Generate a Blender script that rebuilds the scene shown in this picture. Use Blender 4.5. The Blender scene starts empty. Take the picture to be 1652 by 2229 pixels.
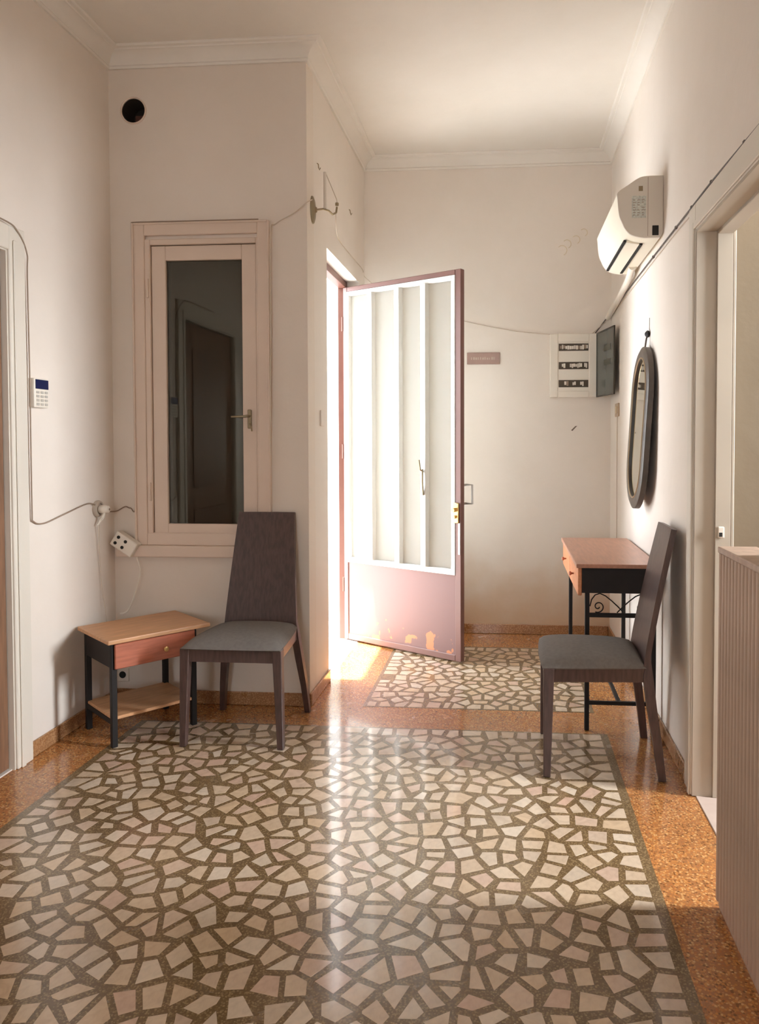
import bpy, bmesh, math, random
from mathutils import Vector, Matrix

# ------------------------------------------------------------------ camera
sc = bpy.context.scene
C = sc.collection
cam_d = bpy.data.cameras.new('camera')
cam = bpy.data.objects.new('camera', cam_d); C.objects.link(cam)
cam.location = (0, 0, 1.42)
cam.rotation_euler = (math.pi/2 - 0.0292, 0.0009, 0.0809)
cam_d.sensor_fit = 'HORIZONTAL'; cam_d.sensor_width = 36
cam_d.lens = 1617.3/1652*36
cam_d.shift_x = -(970.6-826)/1652
cam_d.shift_y = (1008.1-1114.5)/1652
cam_d.clip_start = 0.02
sc.camera = cam

# ------------------------------------------------------------------ world, lights, exposure
w = bpy.data.worlds.new('world'); sc.world = w; w.use_nodes = True
bg = w.node_tree.nodes['Background']
bg.inputs['Color'].default_value = (0.84, 0.92, 1.0, 1)
bg.inputs['Strength'].default_value = 9.0

def area(name, loc, rot, sx, sy, power, color, portal=False):
    l = bpy.data.lights.new(name, 'AREA'); l.shape = 'RECTANGLE'; l.size = sx; l.size_y = sy
    l.energy = power; l.color = color
    if portal: l.cycles.is_portal = True
    o = bpy.data.objects.new(name, l); C.objects.link(o)
    o.location = loc; o.rotation_euler = rot
    return o
# daylight outside the entrance door (porch is open towards -X), shining +X
area('porch_daylight', (-3.0, 4.95, 1.75), (0, -math.pi/2, 0), 2.6, 0.9, 78, (0.88, 0.94, 1.0))
area('porch_side_fill', (-2.7, 4.24, 1.75), (math.pi/2, 0, math.pi), 1.5, 2.6, 110, (0.84, 0.92, 1.0))  # added fill lamp, meant to brighten the porch wall
# high sun on the courtyard paving outside the entrance
sun = bpy.data.lights.new('sun', 'SUN'); sun.energy = 40; sun.angle = 0.02; sun.color = (1.0, 0.98, 0.95)
suno = bpy.data.objects.new('sun', sun); C.objects.link(suno)
suno.rotation_euler = Vector((0.13, 0.0, -1.0)).to_track_quat('-Z', 'Y').to_euler()
# daylight behind the narrow window of the side room, shining -X
area('side_window_daylight', (3.58, 2.42, 1.95), (0, math.pi/2, 0), 1.5, 0.5, 265, (0.92, 0.96, 1.0))
# weak fill lamp added behind an invented opening at the unseen rear
area('rear_fill', (-0.7, -2.62, 1.6), (math.pi/2, 0, 0), 1.2, 1.2, 10, (1.0, 0.96, 0.90))

vs = sc.view_settings
vs.view_transform = 'Standard'; vs.look = 'None'; vs.exposure = 0.12; vs.gamma = 1.0
vs.use_curve_mapping = False
sc.cycles.use_denoising = True
sc.cycles.max_bounces = 14; sc.cycles.diffuse_bounces = 10; sc.cycles.glossy_bounces = 5
sc.cycles.sample_clamp_indirect = 12.0
sc.cycles.caustics_reflective = False; sc.cycles.caustics_refractive = False

PI = math.pi
R = random.Random(7)

# ------------------------------------------------------------------ helpers
def srgb(r, g, b):
    f = lambda c: (c/255/12.92) if c/255 <= 0.04045 else ((c/255+0.055)/1.055)**2.4
    return (f(r), f(g), f(b), 1)

def mat(name, col, rough=0.6, metal=0.0, noise=0.0, nscale=8.0, bump=0.0, bscale=60.0, spec=0.5, stretch=None, coat=0.0, col2=None):
    m = bpy.data.materials.new(name); m.use_nodes = True
    nt = m.node_tree; b = nt.nodes['Principled BSDF']
    b.inputs['Roughness'].default_value = rough; b.inputs['Metallic'].default_value = metal
    b.inputs['Specular IOR Level'].default_value = spec
    b.inputs['Coat Weight'].default_value = coat
    b.inputs['Base Color'].default_value = col
    if noise > 0 or bump > 0:
        tc = nt.nodes.new('ShaderNodeTexCoord'); mp = nt.nodes.new('ShaderNodeMapping')
        nt.links.new(tc.outputs['Object'], mp.inputs['Vector'])
        if stretch: mp.inputs['Scale'].default_value = stretch
    if noise > 0:
        n = nt.nodes.new('ShaderNodeTexNoise'); n.inputs['Scale'].default_value = nscale
        n.inputs['Detail'].default_value = 5; nt.links.new(mp.outputs[0], n.inputs['Vector'])
        r = nt.nodes.new('ShaderNodeValToRGB')
        c2 = col2 if col2 else tuple(c*(1-noise) for c in col[:3])+(1,)
        r.color_ramp.elements[0].position = 0.35; r.color_ramp.elements[0].color = c2
        r.color_ramp.elements[1].position = 0.65; r.color_ramp.elements[1].color = col
        nt.links.new(n.outputs['Fac'], r.inputs['Fac']); nt.links.new(r.outputs[0], b.inputs['Base Color'])
    if bump > 0:
        n2 = nt.nodes.new('ShaderNodeTexNoise'); n2.inputs['Scale'].default_value = bscale
        n2.inputs['Detail'].default_value = 4; nt.links.new(mp.outputs[0], n2.inputs['Vector'])
        bp = nt.nodes.new('ShaderNodeBump'); bp.inputs['Strength'].default_value = bump
        bp.inputs['Distance'].default_value = 0.004
        nt.links.new(n2.outputs['Fac'], bp.inputs['Height']); nt.links.new(bp.outputs[0], b.inputs['Normal'])
    return m

class MB:
    """collects shapes into one bmesh"""
    def __init__(s): s.bm = bmesh.new()
    def add(s, verts, faces, M=None):
        vs_ = [s.bm.verts.new((M @ Vector(v)) if M else v) for v in verts]
        fs = []
        for f in faces:
            try: fs.append(s.bm.faces.new([vs_[i] for i in f]))
            except ValueError: pass
        return vs_, fs
    def box(s, x0, x1, y0, y1, z0, z1, M=None, bev=0.0, seg=1):
        v = [(x0,y0,z0),(x1,y0,z0),(x1,y1,z0),(x0,y1,z0),(x0,y0,z1),(x1,y0,z1),(x1,y1,z1),(x0,y1,z1)]
        f = [(0,3,2,1),(4,5,6,7),(0,1,5,4),(1,2,6,5),(2,3,7,6),(3,0,4,7)]
        if bev > 0:
            b2 = bmesh.new(); vv = [b2.verts.new(p) for p in v]
            for q in f: b2.faces.new([vv[i] for i in q])
            bmesh.ops.bevel(b2, geom=list(b2.edges), offset=bev, segments=seg, profile=0.5, affect='EDGES')
            b2.verts.index_update()
            s.add([tuple(p.co) for p in b2.verts], [tuple(p.index for p in q.verts) for q in b2.faces], M)
            b2.free()
        else: s.add(v, f, M)
        return s
    def hexa(s, bot, top, M=None):
        """eight corner solid: bot and top are 4 points each, counter-clockwise from above"""
        v = list(bot)+list(top)
        s.add(v, [(0,3,2,1),(4,5,6,7),(0,1,5,4),(1,2,6,5),(2,3,7,6),(3,0,4,7)], M); return s
    def prism(s, poly, a, b, axis='y', M=None):
        """extrude closed 2-D poly between a and b along axis; poly coords are the other two axes in order"""
        def P(p, t):
            if axis == 'x': return (t, p[0], p[1])
            if axis == 'y': return (p[0], t, p[1])
            return (p[0], p[1], t)
        n = len(poly)
        v = [P(p, a) for p in poly]+[P(p, b) for p in poly]
        f = [tuple(range(n)), tuple(range(2*n-1, n-1, -1))]+[(i, i+n, (i+1) % n+n, (i+1) % n) for i in range(n)]
        s.add(v, f, M); return s
    def tube(s, pts, r, n=8, M=None, closed=False):
        pts = [Vector(p) for p in pts]; rr = r if isinstance(r, (list, tuple)) else [r]*len(pts)
        rings = []; up = None; N = len(pts)
        for i, p in enumerate(pts):
            if closed: d = pts[(i+1) % N]-pts[i-1]
            else: d = pts[min(i+1, N-1)]-pts[max(i-1, 0)]
            if d.length < 1e-9: d = Vector((0,0,1))
            d.normalize()
            if up is None:
                up = Vector((0,0,1)) if abs(d.z) < 0.9 else Vector((1,0,0))
            a = d.cross(up)
            if a.length < 1e-4: a = d.cross(Vector((0,1,0)))
            a.normalize(); b = a.cross(d).normalized(); up = b
            rings.append([p+a*(rr[i]*math.cos(2*PI*k/n))+b*(rr[i]*math.sin(2*PI*k/n)) for k in range(n)])
        v = [tuple(q) for ring in rings for q in ring]; f = []
        for i in range(N if closed else N-1):
            j = (i+1) % N
            for k in range(n): f.append((i*n+k, i*n+(k+1) % n, j*n+(k+1) % n, j*n+k))
        if not closed: f += [tuple(range(n-1, -1, -1)), tuple(range((N-1)*n, N*n))]
        s.add(v, f, M); return s
    def lathe(s, prof, n=24, M=None):
        """prof: (radius, height) pairs about local z"""
        v = []; f = []
        for r, z in prof:
            for k in range(n): v.append((r*math.cos(2*PI*k/n), r*math.sin(2*PI*k/n), z))
        for i in range(len(prof)-1):
            for k in range(n): f.append((i*n+k, i*n+(k+1) % n, (i+1)*n+(k+1) % n, (i+1)*n+k))
        f += [tuple(range(n-1, -1, -1)), tuple(range((len(prof)-1)*n, len(prof)*n))]
        s.add(v, f, M); return s
    def build(s, name, m, parent=None, smooth=False, kind=None, label=None, angle=40):
        bmesh.ops.recalc_face_normals(s.bm, faces=list(s.bm.faces))
        me = bpy.data.meshes.new(name); s.bm.to_mesh(me); s.bm.free()
        if smooth:
            for p in me.polygons: p.use_smooth = True
            me.set_sharp_from_angle(angle=math.radians(angle))
        me.materials.append(m)
        o = bpy.data.objects.new(name, me); C.objects.link(o)
        if parent is not None: o.parent = parent
        if kind: o['kind'] = kind
        if label: o['label'] = label
        return o

def tag(o, label, cat, group=None):
    o['label'] = label; o['category'] = cat
    if group: o['group'] = group
    return o
def thing(name, label, cat, loc=(0,0,0), rz=0.0, group=None):
    o = bpy.data.objects.new(name, None); C.objects.link(o)
    o.location = loc; o.rotation_euler = (0, 0, rz); o.empty_display_size = 0.1
    return tag(o, label, cat, group)
def struct(name, loc=(0,0,0)):
    o = bpy.data.objects.new(name, None); C.objects.link(o); o.location = loc; o['kind'] = 'structure'
    o.empty_display_size = 0.1
    return o
def setorigin(o, loc):
    """move a mesh object's origin without moving its shape"""
    loc = Vector(loc); o.data.transform(Matrix.Translation(-loc)); o.location = loc; return o

# ------------------------------------------------------------------ materials
def wall_material(name, base, stain=None, zlo=0.0, zhi=0.5, amount=0.0):
    """painted plaster: mottled, faint relief; stain = rising damp near the floor (real discolouration)"""
    m = bpy.data.materials.new(name); m.use_nodes = True; nt = m.node_tree; N = nt.nodes; L = nt.links
    b = N['Principled BSDF']; b.inputs['Roughness'].default_value = 0.62; b.inputs['Specular IOR Level'].default_value = 0.35
    tc = N.new('ShaderNodeTexCoord')
    n = N.new('ShaderNodeTexNoise'); n.inputs['Scale'].default_value = 1.6; n.inputs['Detail'].default_value = 6; n.inputs['Roughness'].default_value = 0.6
    L.new(tc.outputs['Object'], n.inputs['Vector'])
    r = N.new('ShaderNodeValToRGB'); e = r.color_ramp.elements
    e[0].position = 0.3; e[0].color = (base[0]*0.93, base[1]*0.92, base[2]*0.90, 1); e[1].position = 0.7; e[1].color = base
    L.new(n.outputs['Fac'], r.inputs['Fac']); out = r.outputs[0]
    if stain:
        sx = N.new('ShaderNodeSeparateXYZ'); L.new(tc.outputs['Object'], sx.inputs[0])
        n3 = N.new('ShaderNodeTexNoise'); n3.inputs['Scale'].default_value = 5; n3.inputs['Detail'].default_value = 6
        L.new(tc.outputs['Object'], n3.inputs['Vector'])
        ad = N.new('ShaderNodeMath'); ad.operation = 'MULTIPLY_ADD'; ad.inputs[1].default_value = 0.5; L.new(n3.outputs['Fac'], ad.inputs[0]); L.new(sx.outputs['Z'], ad.inputs[2])
        mr = N.new('ShaderNodeMapRange'); mr.inputs['From Min'].default_value = zlo+0.25; mr.inputs['From Max'].default_value = zhi+0.25
        mr.inputs['To Min'].default_value = amount; mr.inputs['To Max'].default_value = 0; mr.interpolation_type = 'SMOOTHSTEP'
        L.new(ad.outputs[0], mr.inputs['Value'])
        mx = N.new('ShaderNodeMix'); mx.data_type = 'RGBA'; L.new(mr.outputs[0], mx.inputs['Factor'])
        L.new(out, mx.inputs['A']); mx.inputs['B'].default_value = stain; out = mx.outputs['Result']
    L.new(out, b.inputs['Base Color'])
    n2 = N.new('ShaderNodeTexNoise'); n2.inputs['Scale'].default_value = 9; n2.inputs['Detail'].default_value = 7
    L.new(tc.outputs['Object'], n2.inputs['Vector'])
    bp = N.new('ShaderNodeBump'); bp.inputs['Strength'].default_value = 0.25; bp.inputs['Distance'].default_value = 0.012
    L.new(n2.outputs['Fac'], bp.inputs['Height']); L.new(bp.outputs[0], b.inputs['Normal'])
    return m

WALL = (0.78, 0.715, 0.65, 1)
m_wall = wall_material('wall_plaster', WALL)
m_wall_damp = wall_material('wall_plaster_damp', WALL, (0.60, 0.42, 0.26, 1), 0.0, 0.70, 0.85)
m_ceil = wall_material('ceiling_plaster', (0.79, 0.75, 0.69, 1))
m_recess = wall_material('recess_shade_plaster', (0.755, 0.675, 0.595, 1))  # wall plaster with the recess's warm shade put into its colour
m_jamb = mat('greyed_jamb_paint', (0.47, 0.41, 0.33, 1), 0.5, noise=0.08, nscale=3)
m_trim = mat('trim_paint', (0.70, 0.65, 0.57, 1), 0.42, noise=0.05, nscale=3)
m_wintrim = mat('window_paint', (0.69, 0.555, 0.455, 1), 0.4, noise=0.06, nscale=4)
m_outside = mat('porch_plaster', (0.80, 0.81, 0.82, 1), 0.8)
m_marble = mat('white_marble', (0.78, 0.72, 0.66, 1), 0.15, noise=0.12, nscale=6)
m_dark = mat('dark_void', (0.035, 0.032, 0.028, 1), 0.8)

def terrazzo(name, cols, scale, rough, mort):
    m = bpy.data.materials.new(name); m.use_nodes = True; nt = m.node_tree; N = nt.nodes; L = nt.links
    b = N['Principled BSDF']
    tc = N.new('ShaderNodeTexCoord')
    v = N.new('ShaderNodeTexVoronoi'); v.inputs['Scale'].default_value = scale; L.new(tc.outputs['Object'], v.inputs['Vector'])
    sp = N.new('ShaderNodeSeparateColor'); L.new(v.outputs['Color'], sp.inputs[0])
    r = N.new('ShaderNodeValToRGB'); r.color_ramp.interpolation = 'CONSTANT'
    while len(r.color_ramp.elements) < len(cols): r.color_ramp.elements.new(0.5)
    for i, c in enumerate(cols):
        r.color_ramp.elements[i].position = i/len(cols); r.color_ramp.elements[i].color = c
    L.new(sp.outputs[0], r.inputs['Fac'])
    rr = N.new('ShaderNodeValToRGB'); rr.color_ramp.elements[0].position = 0.45; rr.color_ramp.elements[0].color = (0,0,0,1)
    rr.color_ramp.elements[1].position = 0.62; rr.color_ramp.elements[1].color = (1,1,1,1)
    L.new(v.outputs['Distance'], rr.inputs['Fac'])
    mx = N.new('ShaderNodeMix'); mx.data_type = 'RGBA'; L.new(rr.outputs[0], mx.inputs['Factor']); L.new(r.outputs[0], mx.inputs['A'])
    mx.inputs['B'].default_value = mort
    n = N.new('ShaderNodeTexNoise'); n.inputs['Scale'].default_value = 2.2; n.inputs['Detail'].default_value = 4; L.new(tc.outputs['Object'], n.inputs['Vector'])
    mr = N.new('ShaderNodeMapRange'); mr.inputs['From Min'].default_value = 0.3; mr.inputs['From Max'].default_value = 0.7
    mr.inputs['To Min'].default_value = 0.85; mr.inputs['To Max'].default_value = 1.1; L.new(n.outputs['Fac'], mr.inputs['Value'])
    m2 = N.new('ShaderNodeVectorMath'); m2.operation = 'SCALE'; L.new(mx.outputs['Result'], m2.inputs[0]); L.new(mr.outputs[0], m2.inputs['Scale'])
    L.new(m2.outputs[0], b.inputs['Base Color'])
    n4 = N.new('ShaderNodeTexNoise'); n4.inputs['Scale'].default_value = 7; n4.inputs['Detail'].default_value = 5; L.new(tc.outputs['Object'], n4.inputs['Vector'])
    m4 = N.new('ShaderNodeMapRange'); m4.inputs['From Min'].default_value = 0.3; m4.inputs['From Max'].default_value = 0.7
    m4.inputs['To Min'].default_value = rough*0.7; m4.inputs['To Max'].default_value = rough*1.5; L.new(n4.outputs['Fac'], m4.inputs['Value'])
    L.new(m4.outputs[0], b.inputs['Roughness']); b.inputs['Specular IOR Level'].default_value = 0.5; b.inputs['Coat Weight'].default_value = 0.45; b.inputs['Coat Roughness'].default_value = 0.08
    return m
m_border = terrazzo('terrazzo_orange', [(0.50,0.20,0.055,1),(0.58,0.27,0.085,1),(0.42,0.15,0.04,1),(0.64,0.36,0.14,1),(0.20,0.08,0.025,1),(0.54,0.22,0.06,1)], 130, 0.20, (0.36,0.15,0.05,1))
m_mortar = terrazzo('terrazzo_olive', [(0.20,0.13,0.06,1),(0.25,0.17,0.085,1),(0.16,0.10,0.045,1),(0.29,0.20,0.10,1)], 170, 0.20, (0.15,0.095,0.045,1))
m_base = terrazzo('terrazzo_skirting', [(0.42,0.22,0.10,1),(0.48,0.27,0.13,1),(0.36,0.17,0.07,1),(0.52,0.31,0.16,1)], 140, 0.30, (0.33,0.16,0.07,1))

def chip_mat(name, island):
    m = bpy.data.materials.new(name); m.use_nodes = True; nt = m.node_tree; N = nt.nodes; L = nt.links
    b = N['Principled BSDF']
    if island: g = N.new('ShaderNodeNewGeometry'); src = g.outputs['Random Per Island']
    else: g = N.new('ShaderNodeObjectInfo'); src = g.outputs['Random']
    r = N.new('ShaderNodeValToRGB'); cols = [(0.56,0.42,0.29,1),(0.62,0.49,0.36,1),(0.58,0.40,0.30,1),(0.55,0.44,0.33,1),(0.67,0.56,0.44,1),(0.58,0.42,0.27,1),(0.60,0.47,0.34,1)]
    while len(r.color_ramp.elements) < len(cols): r.color_ramp.elements.new(0.5)
    for i, c in enumerate(cols): r.color_ramp.elements[i].position = i/(len(cols)-1); r.color_ramp.elements[i].color = c
    L.new(src, r.inputs['Fac'])
    tc = N.new('ShaderNodeTexCoord'); n = N.new('ShaderNodeTexNoise'); n.inputs['Scale'].default_value = 22; n.inputs['Detail'].default_value = 6
    n.inputs['Distortion'].default_value = 1.2; L.new(tc.outputs['Object'], n.inputs['Vector'])
    mr = N.new('ShaderNodeMapRange'); mr.inputs['From Min'].default_value = 0.3; mr.inputs['From Max'].default_value = 0.6
    mr.inputs['To Min'].default_value = 0.84; mr.inputs['To Max'].default_value = 1.04; L.new(n.outputs['Fac'], mr.inputs['Value'])
    sc_ = N.new('ShaderNodeVectorMath'); sc_.operation = 'SCALE'; L.new(r.outputs[0], sc_.inputs[0]); L.new(mr.outputs[0], sc_.inputs['Scale'])
    L.new(sc_.outputs[0], b.inputs['Base Color']); b.inputs['Roughness'].default_value = 0.14; b.inputs['Specular IOR Level'].default_value = 0.7; b.inputs['Coat Weight'].default_value = 0.5; b.inputs['Coat Roughness'].default_value = 0.08
    return m
m_chip = chip_mat('marble_chip', False); m_chips = chip_mat('marble_chips_far', True)

m_walnut = mat('dark_stained_wood', (0.095, 0.055, 0.047, 1), 0.36, noise=0.35, nscale=14, stretch=(6,6,1))
m_fabric = mat('grey_fabric', (0.180, 0.164, 0.150, 1), 0.95, noise=0.12, nscale=60, bump=0.35, bscale=420, spec=0.2)
m_blackmet = mat('black_metal', (0.016, 0.013, 0.012, 1), 0.55, spec=0.25)
m_blackpaint = mat('black_board', (0.026, 0.020, 0.018, 1), 0.55, noise=0.2, nscale=10, spec=0.25)
m_topwood = mat('orange_brown_veneer', (0.60, 0.32, 0.16, 1), 0.4, noise=0.22, nscale=7, stretch=(1,9,9))
m_toppale = mat('pinkish_veneer', (0.50, 0.25, 0.165, 1), 0.3, noise=0.2, nscale=7, stretch=(9,1,9))
m_redwood = mat('reddish_drawer_veneer', (0.44, 0.135, 0.075, 1), 0.4, noise=0.25, nscale=8, stretch=(1,9,9))
m_orange = mat('orange_drawer_veneer', (0.62, 0.25, 0.11, 1), 0.4, noise=0.2, nscale=8, stretch=(9,1,9))
m_brass = mat('brass', (0.75, 0.52, 0.22, 1), 0.3, metal=1.0)
m_steel = mat('steel', (0.55, 0.53, 0.50, 1), 0.35, metal=1.0)
m_white = mat('white_plastic', (0.78, 0.72, 0.63, 1), 0.4)
m_ac = mat('cream_ac_plastic', (0.86, 0.81, 0.68, 1), 0.38)
m_ac_side = mat('grey_cream_ac_side', (0.64, 0.58, 0.50, 1), 0.45)
m_cable = mat('grey_brown_cable', (0.30, 0.22, 0.16, 1), 0.6)
m_cablew = mat('painted_cable', (0.58, 0.49, 0.40, 1), 0.6)
m_cabled = mat('dark_cable', (0.12, 0.10, 0.09, 1), 0.6)
m_hole = mat('black_hole', (0.01, 0.008, 0.006, 1), 0.8)
m_mauve = mat('mauve_door_paint', (0.20, 0.10, 0.082, 1), 0.45, noise=0.12, nscale=3)
m_redbrown = mat('red_brown_frame_paint', (0.16, 0.06, 0.04, 1), 0.45, noise=0.15, nscale=5)
m_whitebar = mat('white_bar_paint', (0.74, 0.73, 0.69, 1), 0.45)
m_bronze = mat('bronze', (0.30, 0.24, 0.15, 1), 0.4, metal=0.8)

# ------------------------------------------------------------------ dimensions (metres, camera at x=0 y=0)
XL, XR, XC = -2.125, 0.754, -1.047        # left wall, right wall, entrance wall
YR, YB, YF = 3.875, 5.468, -2.5           # window wall, back wall, wall behind the camera
H = 3.49
DY0, DY1, DZ = 4.303, 5.262, 2.552        # entrance opening
LY0, LY1, LZ = 2.12, 3.018, 2.236         # left doorway
RY0, RY1, RZ = 2.12, 3.010, 2.250         # right doorway
SX = 3.5                                  # side room far wall

# ------------------------------------------------------------------ structure
# floor and its mosaic
m = MB(); m.box(XL-0.16, XR+0.001, YF-0.15, YR+0.2, -0.12, 0); m.box(XC-0.001, XR+0.001, YR+0.2, YB+0.15, -0.12, 0)
floor = m.build('floor', m_border, kind='structure')
m = MB(); m.box(XR+0.001, XR+0.14, YF-0.15, RY1+0.05, -0.12, 0.001); m.box(XR+0.14, SX+0.1, -0.1, 4.3, -0.12, 0)
sfloor = m.build('floor', mat('side_room_floor', (0.35,0.2,0.1,1), 0.3), kind='structure')
MX0, MX1, MY0, MY1 = -1.815, 0.455, -1.6, 3.60
NX0, NX1, NY0, NY1 = -0.745, 0.440, 3.905, 5.075
m = MB()
m.box(MX0-0.035, MX1+0.035, MY0-0.035, MY1+0.012, 0.0, 0.0008)
m.box(NX0-0.02, NX1+0.02, NY0-0.012, NY1+0.02, 0.0, 0.0008)
m.build('mortar_bed', m_mortar, floor, label='olive brown terrazzo bed between the marble pieces')

def clip(poly, n, c):
    """keep the side n.p <= c"""
    out = []
    for i in range(len(poly)):
        a, b = poly[i], poly[(i+1) % len(poly)]
        da, db = a[0]*n[0]+a[1]*n[1]-c, b[0]*n[0]+b[1]*n[1]-c
        if da <= 0: out.append(a)
        if (da < 0 < db) or (db < 0 < da):
            t = da/(da-db); out.append((a[0]+(b[0]-a[0])*t, a[1]+(b[1]-a[1])*t))
    return out
def area2(p): return 0.5*sum(p[i][0]*p[(i+1) % len(p)][1]-p[(i+1) % len(p)][0]*p[i][1] for i in range(len(p)))
def mosaic(x0, x1, y0, y1, pitch, gap, rnd):
    nx = max(2, round((x1-x0)/pitch)); ny = max(2, round((y1-y0)/pitch))
    px, py = (x1-x0)/nx, (y1-y0)/ny
    pts = {}
    for j in range(ny):
        for i in range(nx):
            off = 0.25*(1 if j % 2 else -1)
            ex = i in (0, nx-1); ey = j in (0, ny-1)
            jx = rnd.uniform(-0.42, 0.42) if not ex else rnd.uniform(-0.12, 0.18)
            jy = rnd.uniform(-0.42, 0.42) if not ey else rnd.uniform(-0.12, 0.12)
            pts[i, j] = (x0+(i+0.5+jx+(0 if ex else off))*px, y0+(j+0.5+jy)*py)
    polys = []
    for (i, j), p in pts.items():
        if rnd.random() < 0.006: continue
        c = [(x0, y0), (x1, y0), (x1, y1), (x0, y1)]
        g = gap*rnd.uniform(0.75, 1.25)
        for di in (-2,-1,0,1,2):
            for dj in (-2,-1,0,1,2):
                q = pts.get((i+di, j+dj))
                if q is None or (di == 0 and dj == 0): continue
                dx, dy = q[0]-p[0], q[1]-p[1]; d = math.hypot(dx, dy)
                if d < 1e-6: continue
                n = (dx/d, dy/d); mid = ((p[0]+q[0])/2, (p[1]+q[1])/2)
                c = clip(c, n, n[0]*mid[0]+n[1]*mid[1]-g/2)
                if len(c) < 3: break
            if len(c) < 3: break
        if len(c) < 3: continue
        # knock the corners down to a broken-stone outline of 3 to 5 sides
        target = rnd.choice((3, 4, 4, 4, 4, 4, 4, 5, 5))
        while len(c) > target:
            best = min(range(len(c)), key=lambda k: abs(area2([c[k-1], c[k], c[(k+1) % len(c)]])))
            loss = abs(area2([c[best-1], c[best], c[(best+1) % len(c)]]))
            if loss > 0.24*abs(area2(c)): break
            c.pop(best)
        if abs(area2(c)) < 0.0006: continue
        polys.append(c)
    return polys
rnd = random.Random(11)
chips = mosaic(MX0, MX1, 1.42, MY1, 0.080, 0.0205, rnd)+mosaic(NX0, NX1, NY0, NY1, 0.078, 0.0205, rnd)
rear = mosaic(MX0, MX1, MY0, 1.42, 0.080, 0.0205, rnd)
def inview(c):
    x = sum(p[0] for p in c)/len(c); y = sum(p[1] for p in c)/len(c)
    xc = math.cos(.0809)*x+math.sin(.0809)*y; zc = -math.sin(.0809)*x+math.cos(.0809)*y
    px = 1617*xc/zc+970; py = 1008+1617*(1.42/zc-0.0292)
    return (-20 < px < 1560 and py < 2240), y
near = sorted([c for c in chips if inview(c)[0]], key=lambda c: inview(c)[1])[:300]
nid = set(id(c) for c in near)
def chip_solid(mb, c, z0=0.0006, z1=0.0013, cx=0, cy=0):
    n = len(c)
    if area2(c) < 0: c = c[::-1]
    gx = sum(p[0] for p in c)/n; gy = sum(p[1] for p in c)/n
    top = []
    for p in c:
        dx, dy = gx-p[0], gy-p[1]; d = math.hypot(dx, dy)
        k = 0.0012/d; top.append((p[0]+dx*k-cx, p[1]+dy*k-cy, z1))
    bot = [(p[0]-cx, p[1]-cy, z0) for p in c]
    v = bot+top
    mb.add(v, [tuple(range(n, 2*n))]+[(i, (i+1) % n, n+(i+1) % n, n+i) for i in range(n)])
for c in near:
    gx = sum(p[0] for p in c)/len(c); gy = sum(p[1] for p in c)/len(c)
    mb = MB(); chip_solid(mb, c, cx=gx, cy=gy)
    o = mb.build('marble_piece', m_chip, floor); o.location = (gx, gy, 0)
mb = MB()
for c in chips+rear:
    if id(c) not in nid: chip_solid(mb, c)
mb.build('marble_pieces', m_chips, floor, kind='stuff')

# ceiling
m = MB(); m.box(XL-0.16, XR+0.14, YF-0.15, YR+0.36, H, H+0.12); m.box(XC-0.16, XR+0.14, YR+0.36, YB+0.15, H, H+0.12); ceiling = m.build('ceiling', m_ceil, kind='structure')
m = MB(); m.box(XR+0.14, SX+0.1, -0.1, 4.3, 2.9, 3.0); m.build('ceiling', m_ceil, kind='structure')

# left wall with doorway
m = MB()
m.box(XL-0.16, XL, YF, LY0, 0, H); m.box(XL-0.16, XL, LY0, LY1, LZ, H); m.box(XL-0.16, XL, LY1, YR, 0, H)
m.box(XL-0.20, XL-0.161, LY0-0.1, LY1+0.1, -0.12, LZ+0.1)   # unseen panel added to stop sun leaking under the brown door
m.build('wall_left', m_wall, kind='structure')
# window wall (faces the camera), with glazed window and a round flue hole
WX0, WX1, WZ0, WZ1 = -1.93, -1.29, 0.90, 2.50
HX, HZ, HR = -1.987, 3.187, 0.064
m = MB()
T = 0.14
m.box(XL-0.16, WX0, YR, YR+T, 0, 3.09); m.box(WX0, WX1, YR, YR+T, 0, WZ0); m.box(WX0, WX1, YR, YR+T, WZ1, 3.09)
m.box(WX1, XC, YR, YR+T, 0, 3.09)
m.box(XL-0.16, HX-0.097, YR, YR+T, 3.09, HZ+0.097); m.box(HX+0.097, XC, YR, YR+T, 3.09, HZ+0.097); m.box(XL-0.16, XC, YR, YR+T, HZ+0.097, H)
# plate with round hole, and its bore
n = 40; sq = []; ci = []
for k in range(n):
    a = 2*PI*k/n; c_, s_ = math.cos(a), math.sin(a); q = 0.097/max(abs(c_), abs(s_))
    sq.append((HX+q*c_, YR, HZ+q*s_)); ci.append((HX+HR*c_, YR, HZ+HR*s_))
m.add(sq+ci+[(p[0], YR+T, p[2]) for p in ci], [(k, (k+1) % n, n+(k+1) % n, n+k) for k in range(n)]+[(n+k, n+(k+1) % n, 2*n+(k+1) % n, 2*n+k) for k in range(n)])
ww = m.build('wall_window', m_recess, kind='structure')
m = MB(); m.lathe([(HR+0.004, 0.001), (HR+0.012, 0.006), (HR+0.012, 0.0), ], 40, Matrix.Translation((HX, YR, HZ)) @ Matrix.Rotation(PI/2, 4, 'X'))
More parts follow.
